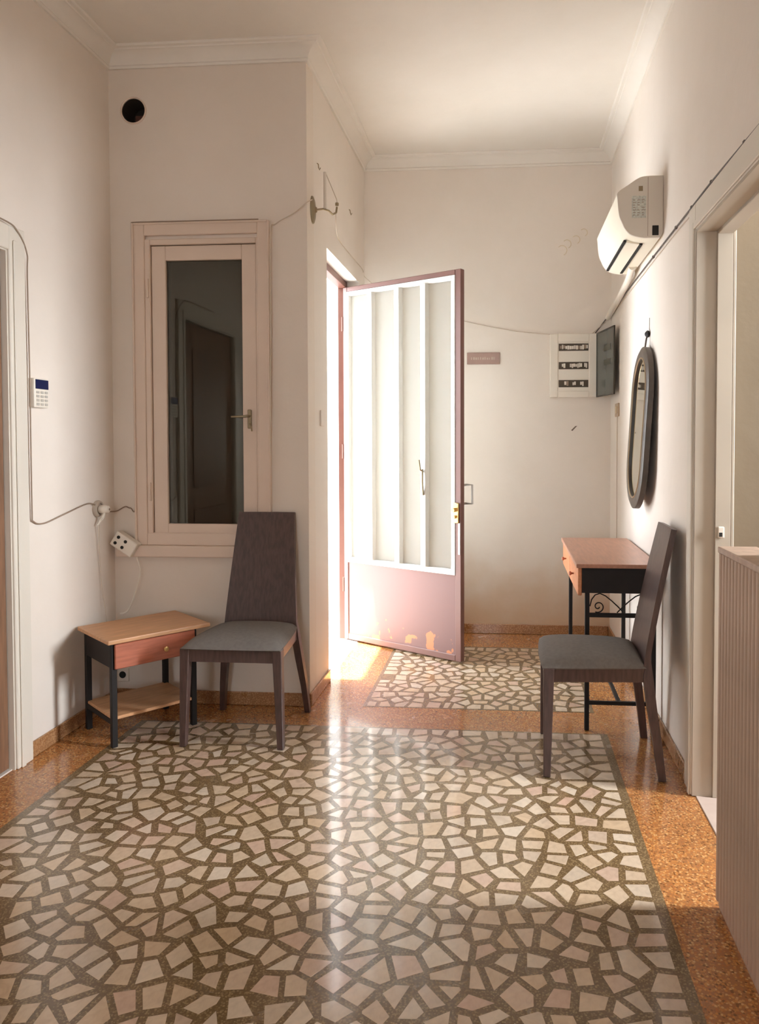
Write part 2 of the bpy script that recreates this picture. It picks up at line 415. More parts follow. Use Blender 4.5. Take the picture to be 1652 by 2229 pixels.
# flue: ring and dark liner
ring = MB(); ring.tube([(HX+(HR+0.004)*math.cos(2*PI*k/36), YR-0.002, HZ+(HR+0.004)*math.sin(2*PI*k/36)) for k in range(36)], 0.005, 6, closed=True)
ring.build('flue_rim', m_wintrim, ww, smooth=True)
m.bm.free()
lin = MB(); Mf = Matrix.Translation((HX, YR+0.001, HZ)) @ Matrix.Rotation(-PI/2, 4, 'X')
lin.lathe([(HR-0.001, 0), (HR-0.001, 0.125), (0.0005, 0.126)], 32, Mf)
fl = lin.bm.faces[:]
lin.bm.faces.ensure_lookup_table()
bmesh.ops.delete(lin.bm, geom=[f for f in lin.bm.faces if len(f.verts) > 4 and all(abs(v.co.y-(YR+0.001)) < 1e-4 for v in f.verts)], context='FACES')
lin.build('flue_liner', mat('hole_shade', (0.03,0.018,0.012,1), 0.9), ww)  # dark of the hole is put into the liner colour
br = MB(); br.box(HX-0.035, HX+0.04, YR+0.085, YR+0.11, HZ-0.045, HZ+0.012, bev=0.004)
br.build('flue_brick', mat('old_brick', (0.16,0.06,0.04,1), 0.9, noise=0.4, nscale=30), ww)
# entrance wall
m = MB()
m.box(XC-0.15, XC, YR+T, DY0, 0, H); m.box(XC-0.15, XC, DY0, DY1, DZ, H); m.box(XC-0.15, XC, DY1, YB+0.12, 0, H)
m.build('wall_entrance', m_wall, kind='structure')
m = MB(); m.box(XC-0.15, XR+0.14, YB, YB+0.12, 0, H); wall_back = m.build('wall_back', m_wall_damp, kind='structure')
# right wall with doorway
m = MB()
m.box(XR, XR+0.12, YF, RY0, 0, H); m.box(XR, XR+0.12, RY0, RY1, RZ, H); m.box(XR, XR+0.12, RY1, YB, 0, H)
m.build('wall_right', m_wall, kind='structure')
# wall behind the camera, with an opening added for the rear fill lamp
m = MB()
m.box(XL-0.16, -1.3, YF-0.12, YF, 0, H); m.box(-0.1, XR+0.12, YF-0.12, YF, 0, H); m.box(-1.3, -0.1, YF-0.12, YF, 0, 1.0); m.box(-1.3, -0.1, YF-0.12, YF, 2.2, H)
m.build('wall_front', m_wall, kind='structure')
# side room shell
m = MB()
m.box(XR+0.12, SX, 3.12, 3.2, 0, 2.9); m.box(XR+0.12, SX, -0.1, 0, 0, 2.9)
m.box(SX, SX+0.1, 0, 2.17, 0, 2.9); m.box(SX, SX+0.1, 2.67, 3.2, 0, 2.9); m.box(SX, SX+0.1, 2.17, 2.67, 0, 1.2); m.box(SX, SX+0.1, 2.17, 2.67, 2.7, 2.9)
m.build('wall_side_room', wall_material('dim_room_plaster', (0.17,0.13,0.085,1)), kind='structure')  # dimness of the unlit side room is put into this dark colour
# room beyond left door is closed by its leaf; porch outside the entrance
m = MB()
m.box(-3.4, XC-0.15, 5.40, 5.50, 0, 3.2)
porch = m.build('wall_porch', m_outside, kind='structure')
m = MB(); m.box(-3.4, XC-0.15, DY0-0.24, 5.40, 0.62, 0.66)
m.bm.free()
m = MB(); m.box(-2.2, XC-0.152, 5.385, 5.398, 0.10, 0.60, bev=0.004)
m.build('bare_render', mat('grey_render', (0.30,0.26,0.22,1), 0.9, noise=0.5, nscale=9, col2=(0.62,0.56,0.50,1)), porch, label='patch of bare grey render low on the porch wall')
m = MB(); m.box(-9.0, XC-0.15, YR+0.2, 5.40, -0.12, -0.005); m.box(-3.4, XC-0.15, 5.30, 5.385, -0.005, 0.09)
m.build('floor_porch', mat('porch_floor', (0.74,0.74,0.73,1), 0.5, noise=0.1, nscale=8), kind='structure')
m = MB(); m.box(XC-0.15, XC+0.0, DY0, DY1, -0.1, 0.003, bev=0.002); m.build('trim_1', m_marble, kind='structure')     # entrance threshold
m = MB(); m.box(XR+0.002, XR+0.12, RY0, RY1, -0.1, 0.004, bev=0.002); m.build('trim_2', mat('pinkish_marble', (0.55,0.44,0.38,1), 0.2, noise=0.12, nscale=6), kind='structure')
m = MB(); m.box(XL-0.16, XL-0.002, LY0, LY1, -0.1, 0.004, bev=0.002); m.build('trim_3', m_marble, kind='structure')

# skirting boards
def skirt(name, x0, x1, y0, y1):
    mb = MB(); mb.box(x0, x1, y0, y1, 0.001, 0.072, bev=0.003); return mb.build(name, m_base, kind='structure')
skirt('baseboard_left', XL, XL+0.012, LY1+0.115, YR)
skirt('baseboard_window', XL+0.013, XC+0.012, YR-0.012, YR)
skirt('baseboard_entrance', XC, XC+0.012, YR+0.001, DY0)
skirt('baseboard_back', XC+0.002, XR-0.013, YB-0.012, YB)
skirt('baseboard_right', XR-0.012, XR, RY1+0.12, YB)

# cornice: moulded profile swept with mitres round the hall
prof = [(0.0, -0.085), (0.012, -0.085), (0.016, -0.075), (0.012, -0.066), (0.016, -0.062), (0.020, -0.055), (0.030, -0.040), (0.048, -0.026), (0.070, -0.018), (0.074, -0.018), (0.078, -0.012), (0.095, -0.010), (0.102, -0.004), (0.102, 0.0)]
path = [(XL, YF), (XL, YR), (XC, YR), (XC, YB), (XR, YB), (XR, YF)]     # interior lies to the right-hand side
def offs(d):
    out = []; N_ = len(path)
    for i in range(N_):
        p = Vector(path[i]); a = (Vector(path[i])-Vector(path[i-1])).normalized(); b = (Vector(path[(i+1) % N_])-p).normalized()
        na = Vector((a.y, -a.x)); nb = Vector((b.y, -b.x))
        out.append((p.x+(na.x+nb.x)*d, p.y+(na.y+nb.y)*d))
    return out
names = ['cornice_left', 'cornice_window', 'cornice_entrance', 'cornice_back', 'cornice_right', 'cornice_front']
O = [offs(d) for d, z in prof]
for i in range(6):
    j = (i+1) % 6; mb = MB(); k = len(prof)
    v = [(O[a][i][0], O[a][i][1], H+prof[a][1]) for a in range(k)]+[(O[a][j][0], O[a][j][1], H+prof[a][1]) for a in range(k)]
    mb.add(v, [(a, a+1, k+a+1, k+a) for a in range(k-1)])
    o = mb.build('trim_%d' % (i+4), m_ceil, kind='structure', smooth=True, angle=25)

# left doorway: casing and brown leaf
m = MB()
m.box(XL, XL+0.022, LY1, LY1+0.105, 0, LZ+0.105, bev=0.004); m.box(XL, XL+0.022, LY0-0.105, LY0, 0, LZ+0.105, bev=0.004)
m.box(XL, XL+0.022, LY0, LY1, LZ, LZ+0.105, bev=0.004)
m.box(XL-0.10, XL+0.010, LY1-0.006, LY1, 0, LZ); m.box(XL-0.10, XL+0.010, LY0, LY0+0.006, 0, LZ); m.box(XL-0.10, XL+0.010, LY0+0.006, LY1-0.006, LZ-0.006, LZ)
m.box(XL+0.022, XL+0.030, LY1+0.02, LY1+0.045, 0, LZ+0.045, bev=0.003)
m.build('trim_10', m_trim, kind='structure')
d = struct('door_1', (XL-0.055, LY0+0.01, 0))
m = MB(); m.box(0, 0.04, 0, LY1-LY0-0.02, 0.01, LZ-0.012)
m.build('door_leaf', mat('brown_leaf_wood', (0.24, 0.125, 0.07, 1), 0.45, noise=0.3, nscale=6, stretch=(8,8,1)), d)
for zz in ((0.15, 0.95), (1.10, 2.05)):
    m = MB(); m.box(0.04, 0.048, 0.12, 0.71, zz[0], zz[1], bev=0.003); m.build('door_panel', mat('brown_panel_wood', (0.20, 0.10, 0.055, 1), 0.45, noise=0.3, nscale=6, stretch=(8,8,1)), d)

# right doorway: casing, jamb with stop, strike plate
m = MB()
cw = 0.105
m.box(XR-0.016, XR, RY1, RY1+cw, 0, RZ+cw, bev=0.004); m.box(XR-0.016, XR, RY0, RY1, RZ, RZ+cw, bev=0.004)
m.box(XR-0.024, XR-0.016, RY1+0.002, RY1+0.030, 0, RZ+0.03, bev=0.003); m.box(XR-0.024, XR-0.016, RY0, RY1+0.002, RZ+0.002, RZ+0.03, bev=0.003)
m.build('trim_11', m_trim, kind='structure')
m = MB()
m.box(XR-0.012, XR+0.064, RY1-0.012, RY1+0.001, 0.004, RZ); m.box(XR+0.064, XR+0.124, RY1-0.024, RY1+0.001, 0.004, RZ, bev=0.002)
m.box(XR-0.012, XR+0.064, RY0, RY1-0.012, RZ-0.012, RZ+0.001); m.box(XR+0.064, XR+0.124, RY0, RY1-0.024, RZ-0.024, RZ+0.001, bev=0.002)
m.box(XR+0.124, XR+0.136, RY1-0.024, RY1+0.06, 0.004, RZ+0.06, bev=0.002)
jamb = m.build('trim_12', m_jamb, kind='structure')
m = MB(); m.box(XR+0.074, XR+0.098, RY1-0.032, RY1-0.024, 1.04, 1.085, bev=0.003); m.build('strike_plate', m_white, jamb)
m = MB(); m.box(XR+0.078, XR+0.090, RY1-0.034, RY1-0.030, 1.046, 1.062); m.build('latch_hole', m_hole, jamb)

# ------------------------------------------------------------------ window on the recess wall
win = struct('window_1', (0, 0, 0))
def frame(mb, x0, x1, z0, z1, wd, y0, y1, bev=0.003, wb=None):
    wb = wd if wb is None else wb
    mb.box(x0, x0+wd, y0, y1, z0, z1, bev=bev); mb.box(x1-wd, x1, y0, y1, z0, z1, bev=bev)
    mb.box(x0+wd, x1-wd, y0, y1, z1-wd, z1, bev=bev); mb.box(x0+wd, x1-wd, y0, y1, z0, z0+wb, bev=bev)
m = MB(); frame(m, -1.995, -1.245, 0.862, 2.585, 0.066, YR-0.022, YR+0.0)
m.box(-1.995, -1.985, YR-0.030, YR-0.022, 0.862, 2.585, bev=0.002); m.box(-1.255, -1.245, YR-0.030, YR-0.022, 0.862, 2.585, bev=0.002); m.box(-1.985, -1.255, YR-0.030, YR-0.022, 2.575, 2.585, bev=0.002)
m.build('casing', m_wintrim, win)
m = MB(); frame(m, -1.93, -1.29, 0.90, 2.50, 0.030, YR-0.016, YR+0.05); m.build('window_frame', m_wintrim, win)
m = MB(); frame(m, -1.897, -1.323, 0.905, 2.466, 0.078, YR-0.004, YR+0.034, wb=0.072)
sash = m.build('sash', m_wintrim, win)
m = MB(); m.box(-2.10, -1.20, YR-0.045, YR, 0.800, 0.862, bev=0.006, seg=2); m.build('window_sill', m_wintrim, win)
gm = bpy.data.materials.new('window_glass'); gm.use_nodes = True; nt = gm.node_tree; nt.nodes.clear()
o_ = nt.nodes.new('ShaderNodeOutputMaterial'); mx = nt.nodes.new('ShaderNodeMixShader'); tr = nt.nodes.new('ShaderNodeBsdfTransparent'); gl = nt.nodes.new('ShaderNodeBsdfGlossy'); fr = nt.nodes.new('ShaderNodeFresnel')
tr.inputs[0].default_value = (0.75, 0.77, 0.75, 1); gl.inputs['Roughness'].default_value = 0.03; gl.inputs[0].default_value = (0.95,0.86,0.74,1); fr.inputs['IOR'].default_value = 1.55
nt.links.new(fr.outputs[0], mx.inputs[0]); nt.links.new(tr.outputs[0], mx.inputs[1]); nt.links.new(gl.outputs[0], mx.inputs[2]); nt.links.new(mx.outputs[0], o_.inputs[0])
m = MB(); m.box(-1.822, -1.398, YR+0.012, YR+0.016, 0.974, 2.392); m.build('glass_pane', gm, win)
m = MB()   # added box painted dark, standing in for the unlit room behind the glass
m.box(-1.93, -1.29, YR+0.30, YR+0.33, 0.90, 2.50); m.box(-1.96, -1.93, YR+T, YR+0.33, 0.90, 2.50); m.box(-1.29, -1.26, YR+T, YR+0.33, 0.90, 2.50)
m.box(-1.96, -1.26, YR+T, YR+0.33, 0.87, 0.90); m.box(-1.96, -1.26, YR+T, YR+0.33, 2.50, 2.53)
m.build('dark_backing_box', mat('unlit_room_dark', (0.07,0.062,0.052,1), 0.9), win)
# lever handle and hinge
m = MB(); m.box(-1.374, -1.352, YR-0.012, YR-0.004, 1.49, 1.59, bev=0.003)
m.tube([(-1.363, YR-0.010, 1.555), (-1.363, YR-0.045, 1.555), (-1.372, YR-0.050, 1.553), (-1.448, YR-0.050, 1.551)], [0.007, 0.007, 0.007, 0.005], 8)
m.tube([(-1.363, YR-0.012, 1.515), (-1.350, YR-0.024, 1.50), (-1.346, YR-0.024, 1.475)], 0.004, 6)
m.build('window_handle', m_bronze, win, smooth=True)
m = MB(); m.tube([(-1.912, YR-0.020, 2.19), (-1.912, YR-0.020, 2.29)], 0.006, 8); m.tube([(-1.912, YR-0.020, 1.10), (-1.912, YR-0.020, 1.20)], 0.006, 8)
m.build('window_hinge', m_wintrim, win, smooth=True)

# ------------------------------------------------------------------ entrance door: frame and open leaf
m = MB()
fx0, fx1 = XC-0.145, XC-0.085
m.box(fx0, fx1, DY0-0.001, DY0+0.035, 0.003, DZ); m.box(fx0, fx1, DY1-0.035, DY1+0.001, 0.003, DZ); m.box(fx0, fx1, DY0+0.035, DY1-0.035, DZ-0.045, DZ+0.001, bev=0.003)
df = m.build('trim_13', m_redbrown, kind='structure')
ang = math.atan2(4.7211-5.2467, -.2773+1.1506)
door = struct('door_2', (-1.142, 5.225, 0.0)); door.rotation_euler = (0, 0, ang)
LW, LH, Z0 = 1.012, 2.505, 0.012
def glass_frosted():
    g = bpy.data.materials.new('frosted_glass'); g.use_nodes = True; nt = g.node_tree; b = nt.nodes['Principled BSDF']
    b.inputs['Base Color'].default_value = (0.56, 0.56, 0.54, 1); b.inputs['Roughness'].default_value = 0.35
    t_ = nt.nodes.new('ShaderNodeBsdfTranslucent'); t_.inputs[0].default_value = (0.97, 0.98, 0.96, 1)
    x_ = nt.nodes.new('ShaderNodeMixShader'); x_.inputs[0].default_value = 0.88
    nt.links.new(b.outputs[0], x_.inputs[1]); nt.links.new(t_.outputs[0], x_.inputs[2]); nt.links.new(x_.outputs[0], nt.nodes['Material Output'].inputs[0])
    return g
m = MB()   # steel perimeter
m.box(0, 0.038, -0.02, 0.02, Z0, LH, bev=0.003); m.box(0.968, LW, -0.02, 0.02, Z0, LH, bev=0.003); m.box(0.038, 0.968, -0.02, 0.02, LH-0.034, LH, bev=0.003); m.box(0.038, 0.968, -0.02, 0.02, Z0, Z0+0.04, bev=0.003)
m.build('leaf_frame', m_mauve, door)
# lower sheet panel with rust near the bottom
rm = bpy.data.materials.new('rusting_mauve_sheet'); rm.use_nodes = True; nt = rm.node_tree; N = nt.nodes; L = nt.links; b = N['Principled BSDF']
b.inputs['Roughness'].default_value = 0.6; b.inputs['Specular IOR Level'].default_value = 0.25
tc = N.new('ShaderNodeTexCoord'); n1 = N.new('ShaderNodeTexNoise'); n1.inputs['Scale'].default_value = 11; n1.inputs['Detail'].default_value = 6; L.new(tc.outputs['Object'], n1.inputs[0])
sx = N.new('ShaderNodeSeparateXYZ'); L.new(tc.outputs['Object'], sx.inputs[0])
md = N.new('ShaderNodeMath'); md.operation = 'MULTIPLY_ADD'; md.inputs[1].default_value = -0.85; L.new(sx.outputs['Z'], md.inputs[0]); L.new(n1.outputs['Fac'], md.inputs[2])
rr = N.new('ShaderNodeValToRGB'); e = rr.color_ramp.elements; e[0].position = 0.475; e[0].color = (0,0,0,1); e[1].position = 0.50; e[1].color = (1,1,1,1); L.new(md.outputs[0], rr.inputs[0])
mx = N.new('ShaderNodeMix'); mx.data_type = 'RGBA'; L.new(rr.outputs[0], mx.inputs['Factor']); mx.inputs['A'].default_value = (0.21, 0.125, 0.115, 1); mx.inputs['B'].default_value = (0.50, 0.21, 0.11, 1)
L.new(mx.outputs['Result'], b.inputs['Base Color'])
m = MB(); m.box(0.038, 0.968, -0.012, 0.012, Z0+0.04, 0.565); m.build('kick_panel', rm, door, label='mauve sheet metal with rust patches along its foot')
# white glazing frame and bars
m = MB()
m.box(0.038, 0.056, -0.024, 0.012, 0.565, LH-0.034, bev=0.002); m.box(0.938, 0.968, -0.024, 0.012, 0.565, LH-0.034, bev=0.002)
m.box(0.056, 0.938, -0.024, 0.012, 0.565, 0.600, bev=0.002); m.box(0.056, 0.938, -0.024, 0.012, LH-0.062, LH-0.034, bev=0.002)
m.build('glazing_frame', m_whitebar, door)
gf = glass_frosted()
for c_ in (0.263, 0.503, 0.724):
    mb = MB(); mb.box(c_-0.021, c_+0.021, -0.040, 0.012, 0.600, LH-0.062, bev=0.002); mb.build('glazing_bar', m_whitebar, door)
for a_, b_ in ((0.056, 0.242), (0.284, 0.482), (0.524, 0.703), (0.745, 0.938)):
    mb = MB(); mb.box(a_, b_, 0.002, 0.008, 0.600, LH-0.062); mb.build('glass_pane', gf, door)
# lock, handles
m = MB(); m.box(0.955, 1.000, -0.030, -0.020, 0.90, 1.03, bev=0.004); m.tube([(0.972, -0.03, 0.985), (0.972, -0.055, 0.985)], 0.013, 12); m.tube([(0.972, -0.03, 0.94), (0.972, -0.045, 0.94)], 0.010, 12)
m.build('lock', m_brass, door, smooth=True)
m = MB(); m.box(0.990, 1.006, -0.0215, 0.0, 0.70, 0.90, bev=0.001); m.build('lock_faceplate', m_steel, door)
m = MB(); m.tube([(0.985, 0.02, 1.14), (0.985, 0.075, 1.14), (1.03, 0.082, 1.14), (1.03, 0.082, 1.02), (0.985, 0.075, 1.02), (0.985, 0.02, 1.02)], 0.008, 8); m.build('door_handle', m_steel, door, smooth=True)
m = MB(); m.tube([(0.726, -0.04, 1.22), (0.720, -0.062, 1.235), (0.712, -0.066, 1.30)], 0.006, 8); m.tube([(0.730, -0.044, 1.07), (0.733, -0.056, 1.15), (0.728, -0.050, 1.24)], 0.006, 8); m.build('catch_lever', m_bronze, door, smooth=True)
for zz in (0.35, 1.3, 2.2):
    mb = MB(); mb.tube([(-0.006, -0.018, zz), (-0.006, -0.018, zz+0.10)], 0.008, 10); mb.build('door_hinge', m_redbrown, door, smooth=True)

# ------------------------------------------------------------------ chairs
def make_chair(label):
    t = thing('dining_chair', label, 'chair', group='dark wooden dining chairs with grey seats')
    # local frame: x across, y from front edge (0) to back, z up
    def lerp(a, b, k): return a+(b-a)*k
    for s in (-1, 1):
        m = MB()
        m.hexa([(s*0.232-0.015, 0.0, 0), (s*0.232+0.015, 0.0, 0), (s*0.232+0.015, 0.030, 0), (s*0.232-0.015, 0.030, 0)],
               [(s*0.218-0.022, 0.0, 0.46), (s*0.218+0.022, 0.0, 0.46), (s*0.218+0.022, 0.045, 0.46), (s*0.218-0.022, 0.045, 0.46)])
        bmesh.ops.bevel(m.bm, geom=list(m.bm.edges), offset=0.003, segments=1, affect='EDGES'); m.build('leg', m_walnut, t)
        # rear leg, sweeping out at the foot and carried up behind the backrest
        m = MB(); sect = [(0.0, 0.229, 0.492, 0.013, 0.016), (0.15, 0.216, 0.474, 0.015, 0.018), (0.30, 0.197, 0.452, 0.018, 0.020), (0.42, 0.182, 0.439, 0.018, 0.021), (0.50, 0.172, 0.441, 0.015, 0.009)]
        v = []
        for z, x, y, hx_, hy_ in sect: v += [(s*x-hx_, y-hy_, z), (s*x+hx_, y-hy_, z), (s*x+hx_, y+hy_, z), (s*x-hx_, y+hy_, z)]
        f = [(3,2,1,0), tuple(len(v)-4+i for i in range(4))]
        for i in range(len(sect)-1):
            for k in range(4): f.append((i*4+k, i*4+(k+1) % 4, (i+1)*4+(k+1) % 4, (i+1)*4+k))
        m.add(v, f); m.build('leg', m_walnut, t, smooth=True, angle=30)
    # apron
    m = MB()
    m.box(-0.200, 0.200, 0.004, 0.024, 0.400, 0.458)
    for s in (-1, 1):
        a, b2 = s*0.226, s*0.192
        m.hexa([(min(a-s*0.02, a), 0.03, 0.400), (max(a-s*0.02, a), 0.03, 0.400), (max(b2-s*0.02, b2), 0.43, 0.400), (min(b2-s*0.02, b2), 0.43, 0.400)],
               [(min(a-s*0.02, a), 0.03, 0.458), (max(a-s*0.02, a), 0.03, 0.458), (max(b2-s*0.02, b2), 0.43, 0.458), (min(b2-s*0.02, b2), 0.43, 0.458)])
    m.box(-0.175, 0.175, 0.42, 0.44, 0.400, 0.458)
    m.build('apron', m_walnut, t)
    # padded seat: domed grid
    m = MB(); nx, ny = 18, 18; top = []; bot = []
    for j in range(ny+1):
        v_ = j/ny; y = -0.006+v_*0.440
        hw = lerp(0.240, 0.196, v_)+0.006*math.sin(PI*v_)
        for i in range(nx+1):
            u = -1+2*i/nx
            eu = 1-abs(u)**5; ev = 1-abs(2*v_-1)**5
            yy = y-(0.010*(1-abs(u)**2.2) if v_ < 0.1 else 0)
            top.append((hw*u*(1-0.02*(1-ev)), yy, 0.463+0.038*min(eu, 1)**0.4*min(ev, 1)**0.4+0.014*(1-u*u)*(1-(2*v_-1)**2)))
            bot.append((hw*u*0.985, y+0.002, 0.458))
    k = (nx+1)*(ny+1); F_ = []
    for j in range(ny):
        for i in range(nx):
            a = j*(nx+1)+i; F_.append((a, a+1, a+nx+2, a+nx+1)); F_.append((k+a, k+a+nx+1, k+a+nx+2, k+a+1))
    for i in range(nx): F_.append((i, k+i, k+i+1, i+1)); a = ny*(nx+1)+i; F_.append((a, a+1, k+a+1, k+a))
    for j in range(ny): a = j*(nx+1); F_.append((a, a+nx+1, k+a+nx+1, k+a)); a += nx; F_.append((a, k+a, k+a+nx+1, a+nx+1))
    m.add(top+bot, F_); m.build('seat', m_fabric, t, smooth=True, angle=60, label='padded charcoal grey fabric seat')
    # backrest: one tall panel, narrower at its top, reclined with a slight curve
    m = MB(); nz, nu = 14, 8; fr_ = []; bk = []
    for j in range(nz+1):
        q = j/nz; z = lerp(0.462, 1.045, q); hw = lerp(0.191, 0.149, q)
        y = 0.424+0.118*q**1.15
        for i in range(nu+1):
            u = -1+2*i/nu; yb = 0.006*(1-u*u)
            fr_.append((hw*u, y-0.004+yb, z)); bk.append((hw*u, y+0.020+yb*0.5, z-0.004*q))
    k = (nz+1)*(nu+1); F_ = []
    for j in range(nz):
        for i in range(nu):
            a = j*(nu+1)+i; F_.append((a, a+1, a+nu+2, a+nu+1)); F_.append((k+a, k+a+nu+1, k+a+nu+2, k+a+1))
    for i in range(nu): F_.append((i, k+i, k+i+1, i+1)); a = nz*(nu+1)+i; F_.append((a, a+1, k+a+1, k+a))
    for j in range(nz): a = j*(nu+1); F_.append((a, a+nu+1, k+a+nu+1, k+a)); a += nu; F_.append((a, k+a, k+a+nu+1, a+nu+1))
    m.add(fr_+bk, F_); m.build('backrest', m_walnut, t, smooth=True, angle=35)
    return t
chair = make_chair('dark wooden dining chair standing beside the low side table, back to the window wall')
chair.location = (-1.265, 3.300, 0.002)
r2 = chair.copy(); C.objects.link(r2)
for ch in list(chair.children):
    c2 = ch.copy(); C.objects.link(c2); c2.parent = r2
r2['label'] = 'dark wooden dining chair in profile facing left, backed against the right wall below the mirror'
r2.location = (0.163, 3.366, 0.002); r2.rotation_euler = (0, 0, math.radians(-91))

# ------------------------------------------------------------------ low side table in the left corner
ta = math.atan2(0.762, 0.648)                         # local x runs along the drawer front
side = thing('side_table', 'low side table with a tan top, reddish drawer and black legs in the left corner', 'table', (-1.813, 3.262, 0.0), ta)
zt = 0.508
m = MB(); m.box(-0.022, 0.480, -0.022, 0.372, zt-0.020, zt, bev=0.004, seg=2); m.build('tabletop', m_topwood, side, label='tan wooden tabletop')
m = MB(); m.box(0.0, 0.414, 0.0, 0.340, zt-0.135, zt-0.020)
# hollow look: apron sides as a black case
m.build('case', m_blackpaint, side)
m = MB(); m.box(0.012, 0.402, -0.014, -0.001, zt-0.140, zt-0.024, bev=0.003); dr = m.build('drawer', m_redwood, side, label='reddish brown drawer front')
m = MB(); m.lathe([(0.004, 0), (0.005, 0.012), (0.012, 0.018), (0.012, 0.024), (0.004, 0.028)], 14, Matrix.Translation((0.245, -0.014, zt-0.085)) @ Matrix.Rotation(PI/2, 4, 'X')); m.build('knob', m_brass, dr, smooth=True)
for x, y in ((0.0, 0.0), (0.390, 0.0), (0.0, 0.318), (0.390, 0.318)):
    m = MB(); m.box(x-0.001, x+0.025, y-0.001, y+0.024, 0.001, zt-0.020, bev=0.002); m.build('leg', m_blackmet, side)
m = MB(); m.box(0.004, 0.410, 0.004, 0.336, 0.128, 0.143, bev=0.003); m.build('shelf', m_topwood, side, label='brown lower shelf')
m = MB(); m.box(0.0, 0.014, 0.02, 0.32, 0.108, 0.130); m.box(0.400, 0.414, 0.02, 0.32, 0.108, 0.130); m.build('shelf_rail', m_blackmet, side)

# ------------------------------------------------------------------ console table at the right wall
con = thing('console_table', 'console table with a pinkish wood top, black sides and scrollwork by the right wall', 'table', (0.34, 3.625, 0.0))
CT, CLn, CWd = 0.825, 1.000, 0.400
m = MB(); m.box(0, CWd, 0, CLn, CT-0.020, CT, bev=0.003, seg=2); m.build('tabletop', m_toppale, con, label='pinkish brown wooden tabletop')
m = MB(); m.box(0.030, 0.395, 0.025, CLn-0.025, CT-0.145, CT-0.020); m.build('case', m_blackpaint, con)
for a_, b_ in ((0.022, 0.490), (0.502, CLn-0.022)):
    m = MB(); m.box(0.010, 0.029, a_, b_, CT-0.158, CT-0.024, bev=0.003); dd = m.build('drawer', m_orange, con, label='orange wooden drawer front')
    m = MB(); m.lathe([(0.004, 0), (0.005, 0.010), (0.011, 0.016), (0.011, 0.022), (0.004, 0.026)], 14, Matrix.Translation((0.010, (a_+b_)/2, CT-0.09)) @ Matrix.Rotation(-PI/2, 4, 'Y')); m.build('knob', m_redwood, dd, smooth=True)
for x in (0.045, 0.365):
    for y in (0.025, CLn-0.048):
        m = MB(); m.box(x, x+0.022, y, y+0.022, 0.001, CT-0.145, bev=0.002); m.build('leg', m_blackmet, con)
def spiral(cx, cz, r0, r1, a0, a1, y, n=26):
    return [(cx+(r0+(r1-r0)*k/n)*math.cos(a0+(a1-a0)*k/n), y, cz+(r0+(r1-r0)*k/n)*math.sin(a0+(a1-a0)*k/n)) for k in range(n+1)]
for y in (0.036, CLn-0.037):
    m = MB(); m.box(0.067, 0.365, y-0.008, y+0.008, 0.560, 0.580, bev=0.001); m.build('stretcher', m_blackmet, con)
    m = MB(); m.box(0.067, 0.365, y-0.008, y+0.008, 0.128, 0.146, bev=0.001); m.build('stretcher', m_blackmet, con)
    m = MB()
    for s in (1, -1):
        mid = 0.216
        X = lambda x: mid+s*(x-mid)
        p = [(X(0.070), 0.612), (X(0.078), 0.645), (X(0.095), 0.668), (X(0.118), 0.676), (X(0.145), 0.664), (X(0.175), 0.640), (X(0.205), 0.612), (X(0.232), 0.584)]
        m.tube([(a_, y+0.004*s, b_) for a_, b_ in p], 0.0032, 6)
        sp_ = spiral(0, 0, 0.030, 0.006, -PI*0.65, PI*1.9, 0)
        m.tube([(X(0.110+q[0]), y+0.004*s, 0.611+q[2]) for q in sp_], 0.0032, 6)
    m.build('scrollwork', m_blackmet, con, smooth=True)
m = MB(); m.box(0.205, 0.223, 0.044, CLn-0.045, 0.130, 0.144, bev=0.001); m.build('stretcher', m_blackmet, con)

# ------------------------------------------------------------------ ribbed cabinet at the right edge
cab = thing('ribbed_cabinet', 'tall brown cabinet with a finely ribbed front against the right wall, cut by the frame', 'cabinet', (0.632, 2.285, 0.0))
m_rib = mat('ribbed_brown_wood', (0.50, 0.36, 0.27, 1), 0.55, noise=0.2, nscale=5, stretch=(6,6,0.7))
m = MB(); m.box(0.010, 0.118, -0.90, 0.0, 0.03, 1.085); m.build('body', m_rib, cab)
m = MB(); m.box(0.003, 0.118, -0.903, 0.002, 1.085, 1.104, bev=0.003, seg=2); m.build('cabinet_top', m_rib, cab)
m = MB(); m.box(0.016, 0.118, -0.895, -0.004, 0.0, 0.03); m.build('plinth', m_rib, cab)
p0 = None
pitch = 0.030; ns = 30
for k in range(ns):
    if p0 is None:
        mb = MB(); pl = [(0.012, -pitch+0.002)]+[(0.010-0.0065*math.sin(PI*q/6), -pitch/2-(pitch/2-0.002)*math.cos(PI*q/6)) for q in range(7)]+[(0.012, -0.002)]
        mb.prism(pl, 0.032, 1.085, 'z'); p0 = mb.build('slat', m_rib, cab, smooth=True, angle=50)
    else:
        o = p0.copy(); C.objects.link(o); o.parent = cab; o.location = (0, -pitch*k, 0)

